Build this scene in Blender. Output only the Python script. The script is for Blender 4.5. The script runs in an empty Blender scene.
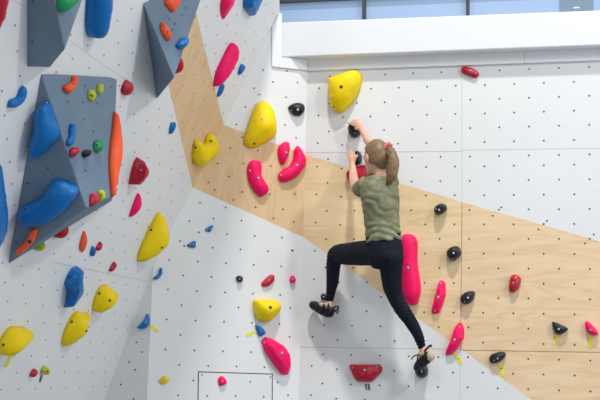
import bpy, bmesh, math, random
import numpy as np
from mathutils import Vector, Matrix, noise
from mathutils.bvhtree import BVHTree
from mathutils.geometry import delaunay_2d_cdt

random.seed(4)
S = bpy.context.scene
COL = S.collection
A_ = 0.2                                   # bolt hole spacing in metres
F = 1181.0
CAMZ = 1.5
nv = lambda a: np.array(a, float) / np.linalg.norm(a)

# ------------------------------------------------------------------ frames
down = nv([-.0277, .9902, -.1371])
up_c = -down
Yc = np.array([0, 0, 1.]) - up_c[2] * up_c
Yc = nv(Yc)
Xc = np.cross(Yc, up_c)
M = np.array([Xc, Yc, up_c])               # camera axes -> world axes
CAM = np.array([0, 0, CAMZ])

def ray(px, py):
    return M @ np.array([(px - 300) / F, (py - 200) / F, 1.0])

class Plane:
    """a wall plane: N points into the room, u runs along it, v up it (metres)"""
    def __init__(s, N, o, u=None):
        s.N = nv(N); s.o = np.array(o, float)
        if u is None:
            u = np.cross([0, 0, 1], s.N)
        u = np.array(u, float); u -= s.N * (u @ s.N); s.u = nv(u)
        s.v = np.cross(s.N, s.u)
    def hit(s, px, py, off=0.0):
        d = ray(px, py)
        t = ((s.o + s.N * off - CAM) @ s.N) / (d @ s.N)
        return CAM + d * t
    def uv(s, P):
        q = np.array(P) - s.o
        return np.array([q @ s.u, q @ s.v])
    def at(s, u, v, h=0.0):
        return s.o + s.u * u + s.v * v + s.N * h
    def puv(s, px, py, off=0.0):
        return s.uv(s.hit(px, py, off))

def cam_plane(n, h, vert):
    n = np.array(n, float)
    if vert:
        n = n - down * (n @ down)
    k = np.linalg.norm(n); n = n / k
    N = -(M @ n)
    o = CAM + M @ (n * h * A_)
    return Plane(N, o)
def from3(a, b, c):
    a, b, c = map(np.array, (a, b, c))
    N = nv(np.cross(b - a, c - a))
    if N @ (CAM - a) < 0: N = -N
    return Plane(N, a)
PL = cam_plane([-.8989, -.3307, .2874], 15.025, False)
P1 = cam_plane([-.3443, .1204, .9311], 38.854, True)
P2 = cam_plane([.264, .1449, .9536], 39.904, True)
PL = from3(P1.hit(272.5, 26), P1.hit(192.7, 187.5), PL.hit(40, 330))   # meets the back wall exactly
P0 = from3(PL.hit(104, 400), PL.hit(153, 268), P1.hit(147, 400))

# ------------------------------------------------------------------ materials
def mat(name, col, rough=.6, spec=.4):
    m = bpy.data.materials.new(name); m.use_nodes = True
    b = m.node_tree.nodes['Principled BSDF']
    b.inputs['Base Color'].default_value = (*col, 1)
    b.inputs['Roughness'].default_value = rough
    b.inputs['Specular IOR Level'].default_value = spec
    return m
def nodes(m):
    return m.node_tree.nodes, m.node_tree.links, m.node_tree.nodes['Principled BSDF']
def noisy(name, c1, c2, scale=6, rough=.6, spec=.4, detail=4, lo=.35, hi=.65, stretch=(1, 1, 1), uv=False, bump=0, dist=0):
    m = mat(name, c1, rough, spec); N, L, b = nodes(m)
    tc = N.new('ShaderNodeTexCoord'); mp = N.new('ShaderNodeMapping'); mp.inputs['Scale'].default_value = stretch
    t = N.new('ShaderNodeTexNoise'); t.inputs['Scale'].default_value = scale; t.inputs['Detail'].default_value = detail
    t.inputs['Distortion'].default_value = dist
    r = N.new('ShaderNodeValToRGB'); e = r.color_ramp.elements
    e[0].position = lo; e[1].position = hi; e[0].color = (*c1, 1); e[1].color = (*c2, 1)
    L.new(tc.outputs['UV' if uv else 'Object'], mp.inputs[0]); L.new(mp.outputs[0], t.inputs['Vector'])
    L.new(t.outputs['Fac'], r.inputs[0]); L.new(r.outputs[0], b.inputs['Base Color'])
    if bump:
        bp = N.new('ShaderNodeBump'); bp.inputs['Strength'].default_value = bump; bp.inputs['Distance'].default_value = .01
        L.new(t.outputs['Fac'], bp.inputs['Height']); L.new(bp.outputs[0], b.inputs['Normal'])
    return m
def wood(name, c1, c2, stretch):
    m = mat(name, c1, .55, .3); N, L, b = nodes(m)
    tc = N.new('ShaderNodeTexCoord'); mp = N.new('ShaderNodeMapping'); mp.inputs['Scale'].default_value = stretch
    big = N.new('ShaderNodeTexNoise'); big.inputs['Scale'].default_value = 1.2; big.inputs['Detail'].default_value = 3
    big.inputs['Distortion'].default_value = 1.0
    fine = N.new('ShaderNodeTexNoise'); fine.inputs['Scale'].default_value = 9; fine.inputs['Detail'].default_value = 6
    mul = N.new('ShaderNodeMath'); mul.operation = 'MULTIPLY'; mul.inputs[1].default_value = 9.0
    fr = N.new('ShaderNodeMath'); fr.operation = 'PINGPONG'; fr.inputs[1].default_value = 1.0
    add = N.new('ShaderNodeMath'); add.operation = 'MULTIPLY_ADD'; add.inputs[1].default_value = .55
    r = N.new('ShaderNodeValToRGB'); e = r.color_ramp.elements
    e[0].position = .25; e[1].position = .95; e[0].color = (*c2, 1); e[1].color = (*c1, 1)
    L.new(tc.outputs['UV'], mp.inputs[0])
    for t in (big, fine): L.new(mp.outputs[0], t.inputs['Vector'])
    L.new(big.outputs['Fac'], mul.inputs[0]); L.new(mul.outputs[0], fr.inputs[0])
    L.new(fr.outputs[0], add.inputs[0]); L.new(fine.outputs['Fac'], add.inputs[2])
    L.new(add.outputs[0], r.inputs[0]); L.new(r.outputs[0], b.inputs['Base Color'])
    return m

WHITE = noisy('white_wall_paint', (.77, .785, .79), (.81, .82, .82), 1.7, .55, .3, 5)
TRIMW = mat('white_trim', (.80, .81, .82), .5, .3)
BEAMW = mat('white_beam', (.83, .85, .87), .6, .3)
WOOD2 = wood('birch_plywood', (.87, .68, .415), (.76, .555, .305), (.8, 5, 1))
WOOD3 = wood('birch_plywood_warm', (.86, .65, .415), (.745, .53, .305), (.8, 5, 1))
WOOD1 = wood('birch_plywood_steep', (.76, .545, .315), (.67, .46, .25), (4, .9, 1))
NUT = mat('bolt_hole_dark', (.035, .037, .042), .5)
NUTL = mat('bolt_hole_grey', (.10, .105, .115), .5)
SEAM = mat('panel_gap', (.58, .59, .60), .8, .1)
SEAMW = mat('panel_gap_wood', (.36, .26, .16), .8, .1)
GAP = mat('hatch_gap', (.10, .10, .11), .8, .1)
SLATE = noisy('slate_blue_volume', (.160, .228, .305), (.185, .256, .335), 5, .75, .25, 6)
N_, L_, b_ = nodes(SLATE)                  # chalk smudges left by hands
t_ = N_.new('ShaderNodeTexNoise'); t_.inputs['Scale'].default_value = 7; t_.inputs['Detail'].default_value = 5; t_.inputs['Roughness'].default_value = .6
r_ = N_.new('ShaderNodeValToRGB'); r_.color_ramp.elements[0].position = .66; r_.color_ramp.elements[1].position = .84
r_.color_ramp.elements[1].color = (.6, .6, .6, 1); m_ = N_.new('ShaderNodeMix'); m_.data_type = 'RGBA'
src = b_.inputs['Base Color'].links[0].from_socket
L_.new(N_['Texture Coordinate'].outputs['Object'], t_.inputs['Vector']); L_.new(t_.outputs['Fac'], r_.inputs[0]); L_.new(r_.outputs[0], m_.inputs[0])
L_.new(src, m_.inputs[6]); m_.inputs[7].default_value = (.55, .62, .70, 1); L_.new(m_.outputs[2], b_.inputs['Base Color'])
GLASS = mat('window_blue', (.26, .36, .52), .25, .4)
_b = GLASS.node_tree.nodes['Principled BSDF']
_b.inputs['Emission Color'].default_value = (.42, .58, .86, 1); _b.inputs['Emission Strength'].default_value = .17
MULL = mat('dark_frame', (.05, .05, .065), .5)
SHEET = mat('grey_sheet', (.17, .24, .32), .6)
SHEETW = mat('sheet_print', (.6, .68, .75), .6)
MATS = noisy('grey_crash_mat', (.20, .22, .25), (.25, .27, .30), 3, .8)

HM = {}
def hold_mat(k, c, rough=.45, chalk=.25):
    m = mat(k + '_resin', c, rough, .24); N, L, b = nodes(m)
    tc = N.new('ShaderNodeTexCoord'); t = N.new('ShaderNodeTexNoise')
    t.inputs['Scale'].default_value = 9; t.inputs['Detail'].default_value = 6; t.inputs['Roughness'].default_value = .65
    r = N.new('ShaderNodeValToRGB'); e = r.color_ramp.elements
    w = [x + (0.9 - x) * chalk for x in c]
    e[0].position = .56; e[1].position = .85; e[0].color = (*c, 1); e[1].color = (*w, 1)
    g = N.new('ShaderNodeTexNoise'); g.inputs['Scale'].default_value = 160
    bp = N.new('ShaderNodeBump'); bp.inputs['Strength'].default_value = .12; bp.inputs['Distance'].default_value = .004
    L.new(tc.outputs['Object'], t.inputs['Vector']); L.new(tc.outputs['Object'], g.inputs['Vector'])
    L.new(t.outputs['Fac'], r.inputs[0]); L.new(r.outputs[0], b.inputs['Base Color'])
    L.new(g.outputs['Fac'], bp.inputs['Height']); L.new(bp.outputs[0], b.inputs['Normal'])
    HM[k] = m
hold_mat('yellow', (.90, .66, .003), .5, .08); hold_mat('blue', (.004, .165, .50), .4, .15); hold_mat('pink', (.97, .004, .13), .5, .05)
hold_mat('red', (.50, .012, .035), .35); hold_mat('black', (.014, .017, .022), .35, .12)
hold_mat('orange', (.95, .115, .035), .5, .15); hold_mat('green', (.01, .30, .105)); hold_mat('lime', (.50, .55, .03))
BOLT = mat('steel_bolt', (.62, .64, .67), .4, .5)
BOLTD = mat('dark_bolt_socket', (.03, .03, .03), .5)
TAPEY = mat('yellow_tape', (.80, .80, .05), .6)
TAPED = mat('dark_tape', (.10, .12, .16), .6)
TAPEW = mat('pale_tape', (.62, .64, .68), .6)

# ------------------------------------------------------------------ object helpers
def mesh_obj(name, verts, faces, mats, fmats=None, parent=None, smooth=False, uvs=None, origin=None):
    me = bpy.data.meshes.new(name)
    o0 = np.array(origin if origin is not None else (0, 0, 0), float)
    me.from_pydata([tuple(np.array(v) - o0) for v in verts], [], faces)
    for m in (mats if isinstance(mats, (list, tuple)) else [mats]): me.materials.append(m)
    if fmats: me.polygons.foreach_set('material_index', fmats)
    if smooth: me.polygons.foreach_set('use_smooth', [True] * len(faces))
    if uvs is not None:
        l = me.uv_layers.new(name='UVMap')
        for lp in me.loops: l.data[lp.index].uv = uvs[lp.vertex_index]
    me.update()
    o = bpy.data.objects.new(name, me); COL.objects.link(o)
    o.location = tuple(o0)
    if parent: 
        o.parent = parent
        o.location = tuple(o0 - np.array(parent.matrix_basis.translation))
    return o
def tag(o, label, cat, group=None, kind=None):
    if label: o['label'] = label
    if cat: o['category'] = cat
    if group: o['group'] = group
    if kind: o['kind'] = kind
    return o
def empty(name, loc):
    o = bpy.data.objects.new(name, None); COL.objects.link(o); o.location = tuple(loc); o.empty_display_size = .1
    return o

class Wall:
    """collects flat pieces lying on one plane"""
    def __init__(s, pl): s.pl = pl; s.V = []; s.F = []; s.M = []; s.UV = []; s.mats = []
    def mi(s, m):
        if m not in s.mats: s.mats.append(m)
        return s.mats.index(m)
    def poly_uv(s, pts, m, h=0.0):
        b = len(s.V)
        for u, v in pts: s.V.append(s.pl.at(u, v, h)); s.UV.append((u, v))
        idx = list(range(b, b + len(pts)))
        ar = sum(pts[i][0] * pts[(i + 1) % len(pts)][1] - pts[(i + 1) % len(pts)][0] * pts[i][1] for i in range(len(pts)))
        if ar < 0: idx.reverse()
        s.F.append(idx); s.M.append(s.mi(m))
    def poly(s, px, m, h=0.0):
        s.poly_uv([s.pl.puv(*p, h) for p in px], m, h)
    def disc(s, px, py, m, r=.0062, h=.0012):
        c = s.pl.puv(px, py)
        s.poly_uv([(c[0] + r * math.cos(a), c[1] + r * math.sin(a)) for a in np.arange(8) * math.pi / 4], m, h)
    def strip(s, a, b, m, w=.004, h=.001):
        a = s.pl.puv(*a); b = s.pl.puv(*b); d = nv(b - a); n = np.array([-d[1], d[0]]) * w / 2
        s.poly_uv([a - n, b - n, b + n, a + n], m, h)
    def build(s, name):
        # a thin solid: back faces a little behind keep light from leaking
        return mesh_obj(name, s.V, s.F, s.mats, s.M, uvs=s.UV)

# lattice of bolt holes, measured on each panel (rotation vector, origin in hole spacings)
def rod(w):
    w = np.array(w); t = np.linalg.norm(w); k = w / t
    K = np.array([[0, -k[2], k[1]], [k[2], 0, -k[0]], [-k[1], k[0], 0]])
    return np.eye(3) + math.sin(t) * K + (1 - math.cos(t)) * K @ K
FIT = [0.19843, -1.27126, 0.33963, -8.13448, 4.14793, 31.60841, -0.13225, -0.3492, 0.05092, -4.06522, 6.51172, 39.38405, -0.14593, 0.26883, 0.00897, 0.91374, 1.37059, 41.38493, -0.13431, 0.28292, 0.00926, 5.77009, 1.32676, 40.2849]
def lat(k, u, v):
    R = rod(FIT[6 * k:6 * k + 3]); X = R[:, 0] * u + R[:, 1] * v + np.array(FIT[6 * k + 3:6 * k + 6])
    return 300 + F * X[0] / X[2], 200 + F * X[1] / X[2]
def inside(p, poly):
    x, y = p; c = False
    for i in range(len(poly)):
        (x1, y1), (x2, y2) = poly[i], poly[i - 1]
        if (y1 > y) != (y2 > y) and x < (x2 - x1) * (y - y1) / (y2 - y1) + x1: c = not c
    return c

# ------------------------------------------------------------------ the walls
def on_floor(pl, px):                       # pixel column px on plane pl, brought down to the floor
    a = pl.puv(px, 380); b = pl.puv(px, 400)
    za = pl.at(*a)[2]; zb = pl.at(*b)[2]
    return tuple(a + (b - a) * (za / (za - zb)))

# left overhanging wall
wl = Wall(PL)
q = PL.puv
wood_l = [(172, 100), (153.5, 21), (133, -66), (178.5, -66), (197.3, 18), (217, 98), (223.7, 125), (192.7, 187.5)]
floor_r = on_floor(PL, 66)
top_y = -70
wl.poly([(-160, -230), (95, -230), (153.5, 21), (172, 100), (192.7, 187.5), (153, 268), (104, 400), (20, 623), (-160, 560)], WHITE)
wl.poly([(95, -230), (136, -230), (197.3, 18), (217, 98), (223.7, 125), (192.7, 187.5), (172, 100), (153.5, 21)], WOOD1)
wl.poly([(136, -230), (279, -230), (279.5, 12), (272.5, 26), (223.7, 125), (217, 98), (197.3, 18)], WHITE)
region_l = [(-110, -150), (278, -150), (278, 12), (272, 24), (222, 124), (191, 186), (152, 266), (103, 400), (72, 480), (-110, 480)]
for i in range(-60, 80):
    for j in range(-70, 50):
        if (i + j) % 2: continue
        p = lat(0, i * .5, j * .5)
        if inside(p, region_l): wl.disc(*p, NUTL, .0058)
wl.strip((-20, -25), (104.6, 66), SEAM, .0025); wl.strip((104.6, 66), (143, 90), SEAM, .0025)
wl.strip((52, 262), (150, 282), SEAM, .004)
o = wl.build('wall_left'); tag(o, 'white overhanging climbing wall at the left with a slanting bare plywood band', 'wall', kind='structure')

# small grey filler between the overhang and the back wall
w0 = Wall(P0)
w0.poly([(153, 268), (147, 400), (136, 620), (20, 623), (104, 400)], WHITE)
for p in [(136.5, 342.3), (129, 362), (135.4, 369.7), (120.8, 384.4), (133.8, 399), (142, 352)]: w0.disc(*p, NUT)
tag(w0.build('wall_corner'), 'narrow white filler panel low in the corner left of the hatch wall', 'wall', kind='structure')

# back wall, left panel
w1 = Wall(P1)
cr = lambda y: 306.9 - (y - 125) * .0337      # concave fold between the two back panels
def fold(y):                                   # true fold of the two planes
    n = M.T @ (P1.N / ((P1.o - CAM) @ P1.N) - P2.N / ((P2.o - CAM) @ P2.N))
    return 300 + F * -(n[1] * (y - 200) / F + n[2]) / n[0]
yt, yb = 154.3, 237
w1.poly([(223.7, 125), (272.5, 26), (279, 13.1), (281.6, 13.6), (281.9, 57.5), (fold(58), 60), (fold(yt), yt)], WHITE)
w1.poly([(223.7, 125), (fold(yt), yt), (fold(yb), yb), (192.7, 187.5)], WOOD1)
w1.poly([(192.7, 187.5), (fold(yb), yb), (fold(620), 620), (136, 620), (147, 400), (153, 268)], WHITE)
reg1 = [(192, 192), (225, 205), (299, 239), (294, 500), (144, 500), (156, 268)]
for i in range(-6, 9):
    for j in range(-14, 12):
        if (i + j) % 2: continue
        p = lat(1, i * .5, j * .5)
        if i >= 8: p = (p[0] - 3, p[1] - 2)
        if p[1] > 228 and inside(p, reg1): w1.disc(*p, NUT)
for p in [(254, 88.2), (259.2, 94.5), (273, 82), (286, 97.2), (297.6, 82.7), (263, 70), (286.8, 71), (245.3, 107), (236.3, 124.5),
          (285, 125), (296, 137.9), (230.3, 148), (257.6, 150.6), (243.3, 163.5), (270.6, 165.9), (217.6, 163.4), (229, 176.5),
          (208.2, 182.4), (214.6, 189.8), (242.2, 192), (233.4, 200), (200, 203), (225.6, 207.6), (213.6, 218.6), (241.4, 220.6),
          (189.4, 221.2), (269.8, 194), (294.6, 194), (255.6, 207.2), (282.8, 209.4), (273.4, 218.3), (293.7, 222), (198.8, 232.3),
          (180, 241), (184, 246), (292.8, 250.4), (283.5, 180), (257, 178), (242, 137.3)]: w1.disc(*p, NUT)
tag(w1.build('wall_back'), 'white back wall left of the fold, crossed by a bare plywood band', 'wall', kind='structure')

# back wall, right: two boards side by side
w2 = Wall(P2)
w2.poly([(fold(40), 40), (462, 34), (462, 202), (fold(yt), yt)], WHITE)
w2.poly([(fold(yt), yt), (462, 202), (460.6, 349), (fold(yb), yb)], WOOD2)
w2.poly([(fold(yb), yb), (460.6, 349), (457.5, 620), (fold(620), 620)], WHITE)
w2.poly([(462, 34), (760, 20), (760, 287), (462, 202)], WHITE)
w2.poly([(462, 202), (760, 287), (760, 564), (460.6, 349)], WOOD3)
w2.poly([(460.6, 349), (760, 564), (760, 640), (457.5, 620)], WHITE)
reg2 = [(308, 72), (461, 66), (459.5, 500), (297, 500)]
for i in range(-2, 12):
    for j in range(-14, 24):
        if (i + j) % 2: continue
        p = lat(2, i * .5, (j + (.31 if j <= -6 else 0)) * .5)
        if i <= -1: p = (p[0] + 3, p[1] - 2.5)
        if inside(p, reg2): w2.disc(*p, NUT)
reg3 = [(464, 64), (748, 50), (748, 520), (461, 500)]
for i in range(-1, 24):
    for j in range(-14, 26):
        if (i + j) % 2: continue
        p = lat(3, i * .5, (j + (.31 if j <= -6 else 0)) * .5)
        if inside(p, reg3): w2.disc(*p, NUT)
for p in [(492.8, 215.7), (501.3, 207.2), (538.5, 229.3), (547, 220.8), (585, 243.4), (593.8, 234.5)]: w2.disc(*p, NUT)
w2.strip((fold(152.6), 152.6), (462, 151.3), SEAM); w2.strip((462, 150), (700, 147), SEAM, .002)
w2.strip((fold(347), 347), (461, 349.2), SEAM); w2.strip((461, 350), (700, 354), SEAMW)
w2.strip((462, 60), (462, 202), SEAM, .003); w2.strip((462, 202), (460.6, 349), SEAMW, .004); w2.strip((460.6, 349), (460, 420), SEAM, .003)
tag(w2.build('wall_right'), 'white back wall right of the fold with a wide bare plywood band', 'wall', kind='structure')

# ------------------------------------------------------------------ trim, beam, window
def prism(name, pl, px, h0, h1, m, parent=None, bevel=0, uvpts=None):
    """flat outline drawn at height h1 over the plane, thickened down to h0"""
    uv = uvpts if uvpts is not None else [pl.puv(*p, h1) for p in px]
    ar = sum(uv[i][0] * uv[(i + 1) % len(uv)][1] - uv[(i + 1) % len(uv)][0] * uv[i][1] for i in range(len(uv)))
    if ar < 0: uv = uv[::-1]
    n = len(uv)
    V = [pl.at(*p, h1) for p in uv] + [pl.at(*p, h0) for p in uv]
    Fc = [list(range(n)), list(range(2 * n - 1, n - 1, -1))] + [[i, n + i, n + (i + 1) % n, (i + 1) % n] for i in range(n)]
    o = mesh_obj(name, V, Fc, m, parent=parent, origin=np.mean(V, axis=0))
    if bevel:
        md = o.modifiers.new('b', 'BEVEL'); md.width = bevel; md.segments = 2; md.limit_method = 'ANGLE'
    return o
t1 = prism('trim_1', P1, [(272.3, 26.4), (278.8, 13.4), (281.8, 14), (282, 57.2), (fold(58), 59.6), (fold(70), 70.3), (272.2, 66.3)], .001, .014, TRIMW)
t2 = prism('trim_2', P2, [(fold(52) + .2, 52), (524.4, 44), (524.4, 63), (fold(70) + .4, 70.6)], .001, .016, TRIMW)
t3 = prism('trim_3', P2, [(524.7, 44), (760, 34), (760, 54), (524.7, 63)], .001, .016, TRIMW)
for t in (t1, t2, t3): tag(t, 'white trim board along the top edge of the climbing wall', 'trim', kind='structure')
bm_ = prism('beam', P2, [(279, 22.6), (800, 2.5), (800, 37.5), (279, 57.3)], -.40, .10, BEAMW, bevel=.008)
tag(bm_, 'thick white horizontal beam above the climbing wall', 'beam', kind='structure')
win = prism('window_1', P2, [(270, 30), (820, 8), (820, -60), (270, -40)], -.34, -.335, GLASS)
tag(win, 'pale blue strip window above the white beam', 'window', kind='structure')
for nm, px in (('window_mullion', [(362.2, 26), (362.2, -50), (365.4, -50), (365.4, 26)]), ('window_mullion', [(466, 22), (466, -52), (469, -52), (469, 22)]),
               ('window_mullion', [(684, 12), (684, -55), (687, -55), (687, 12)]),
               ('window_rail', [(270, 2.7), (270, -8), (820, -34), (820, -22)])):
    prism(nm, P2, px, -.335, -.30, MULL, parent=win)
sh = prism('hanging_sheet', P2, [(559.5, 20), (559.5, -30), (593.3, -31), (593.3, 19)], -.333, -.328, SHEET)
tag(sh, 'grey-blue rectangular sheet in the window above the beam at right', 'sheet')
prism('print', P2, [(573.5, 8.4), (573.5, 7.0), (579.5, 6.8), (579.5, 8.2)], -.328, -.327, SHEETW, parent=sh)
sh['kind'] = 'thing'

# floor (padded) far below the frame
fl = mesh_obj('floor', [(-9, -4, 0), (9, -4, 0), (9, 12, 0), (-9, 12, 0)], [[0, 1, 2, 3]], MATS)
tag(fl, 'grey padded floor', 'floor', kind='structure')

# access hatch
hp = [(198, 371.3), (272.8, 373.6), (272.6, 440), (197, 440)]
hat = prism('access_hatch', P1, hp, .0006, .0015, GAP)
tag(hat, 'white rectangular access hatch outlined low on the wall with two screws', 'hatch')
prism('hatch_panel', P1, [(199, 372.4), (271.8, 374.6), (271.6, 439), (198, 439)], .0015, .005, WHITE, parent=hat)
for p in [(202, 374.7), (270.3, 377)]:
    c = P1.puv(*p, .005)
    prism('screw', P1, None, .005, .0065, SHEET, parent=hat, uvpts=[(c[0] + .006 * math.cos(a), c[1] + .006 * math.sin(a)) for a in np.arange(10) * math.pi / 5])
for p in [(250, 381.8), (207, 395.8), (235.5, 396), (263.5, 396.8)]:
    hn = Wall(P1); hn.disc(*p, NUT, h=.0056)
    ho = hn.build('bolt_hole'); ho.parent = hat; ho.location = -hat.location

# ------------------------------------------------------------------ wall volumes
def solid(name, V, Fs, m, label):
    V = [np.array(v) for v in V]; c = np.mean(V, axis=0)
    b = bmesh.new(); vs = [b.verts.new(tuple(v - c)) for v in V]
    for f in Fs: b.faces.new([vs[i] for i in f])
    bmesh.ops.recalc_face_normals(b, faces=b.faces)
    bmesh.ops.bevel(b, geom=list(b.edges), offset=.006, segments=2, affect='EDGES', profile=.5)
    me = bpy.data.meshes.new(name); b.to_mesh(me); b.free(); me.materials.append(m)
    o = bpy.data.objects.new(name, me); COL.objects.link(o); o.location = tuple(c)
    tag(o, label, 'volume', 'slate blue wedge volumes on the overhang')
    return o
H = PL.hit
# the big one
B1, B2 = H(41, 73), H(8, 264); Ap = H(86.5, 208, .34); R1 = H(117.3, 79.5, .045)
FR3 = from3(B1, Ap, R1); R2 = FR3.hit(112, 197)
h2 = (R2 - PL.o) @ PL.N
B3 = PL.at(*PL.uv(H(112, 200.5)), 0); B4 = PL.at(*PL.uv(R1), 0)
LF3 = from3(B1, B2, Ap)
vol3 = solid('wall_volume', [B1, B2, Ap, R1, R2, B3, B4], [(0, 1, 2), (0, 2, 4, 3), (1, 5, 4, 2), (3, 4, 5, 6), (0, 3, 6), (0, 6, 5, 1)], SLATE,
             'largest slate blue wedge volume, covered in small coloured holds')
# top left
B1, B2, T1 = H(27, 67), H(50, 67.3), H(27, -70); Ap = H(64.7, 49.5, .20)
LF1 = from3(B1, T1, Ap); Tm = LF1.hit(41, -70); Rr = H(107, -70, .02)
RF1 = from3(Ap, Tm, Rr)
Rb = PL.at(*PL.uv(Rr), 0)
vol1 = solid('wall_volume', [B1, B2, Ap, T1, Tm, Rr, Rb], [(0, 3, 4, 2), (0, 2, 1), (2, 4, 5), (1, 2, 5, 6), (3, 6, 5, 4), (0, 1, 6, 3)], SLATE,
             'slate blue wedge volume at top left with a green hold on its side')
# top centre
B1, B2 = H(143, 2.5), H(157, 99); Ap = H(174, 78, .25); R1 = H(207, -18, .045)
FR2 = from3(B1, Ap, R1); Rb = PL.at(*PL.uv(R1), 0)
vol2 = solid('wall_volume', [B1, B2, Ap, R1, Rb], [(0, 1, 2), (0, 2, 3), (2, 1, 4, 3), (0, 3, 4), (0, 4, 1)], SLATE,
             'slate blue wedge volume beside the top of the plywood band on the overhang')
for pl, vol, pts in ((LF1, vol1, [(33, 1.3), (32.6, 41.5)]), (FR3, vol3, [(85, 85.5), (110.7, 87), (68, 101.6), (82.6, 102.3), (97, 103), (83.5, 119.5), (93.5, 131.3), (85, 170.5)]),
                     (LF3, vol3, [(48, 168.2), (27.5, 183.5), (16.5, 242.5)]), (FR2, vol2, [(168.4, 19), (175, 24), (182, 15), (186, 8), (172, 30)]), ):
    for p in pts:
        ww = Wall(pl); ww.disc(*p, NUT, .0058, .0015)
        oo = ww.build('bolt_hole'); oo.parent = vol; oo.location = -vol.location

# ------------------------------------------------------------------ climbing holds
def catmull(P, n):
    P = np.array(P); k = len(P); out = []
    seg = np.linalg.norm(P - np.roll(P, -1, 0), axis=1); tot = seg.sum()
    for i in range(k):
        a, b, c, d = P[i - 1], P[i], P[(i + 1) % k], P[(i + 2) % k]
        m = max(2, int(round(n * seg[i] / tot)))
        for t in np.arange(m) / m:
            # gently rounded (tension .5)
            m1 = (c - a) * .42; m2 = (d - b) * .42
            out.append((2 * t**3 - 3 * t**2 + 1) * b + (t**3 - 2 * t**2 + t) * m1 + (-2 * t**3 + 3 * t**2) * c + (t**3 - t**2) * m2)
    return np.array(out)
def seg_dist(p, Q):
    a = Q; b = np.roll(Q, -1, 0); d = b - a
    t = np.clip(((p - a) * d).sum(1) / ((d * d).sum(1) + 1e-12), 0, 1)
    return np.linalg.norm(p - (a + d * t[:, None]), axis=1).min()
GROUPS = {'yellow': 'yellow climbing holds', 'blue': 'blue climbing holds', 'pink': 'pink climbing holds', 'red': 'red climbing holds', 'black': 'black climbing holds',
          'orange': 'orange climbing holds', 'green': 'green climbing holds', 'lime': 'yellow-green climbing holds'}
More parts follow.
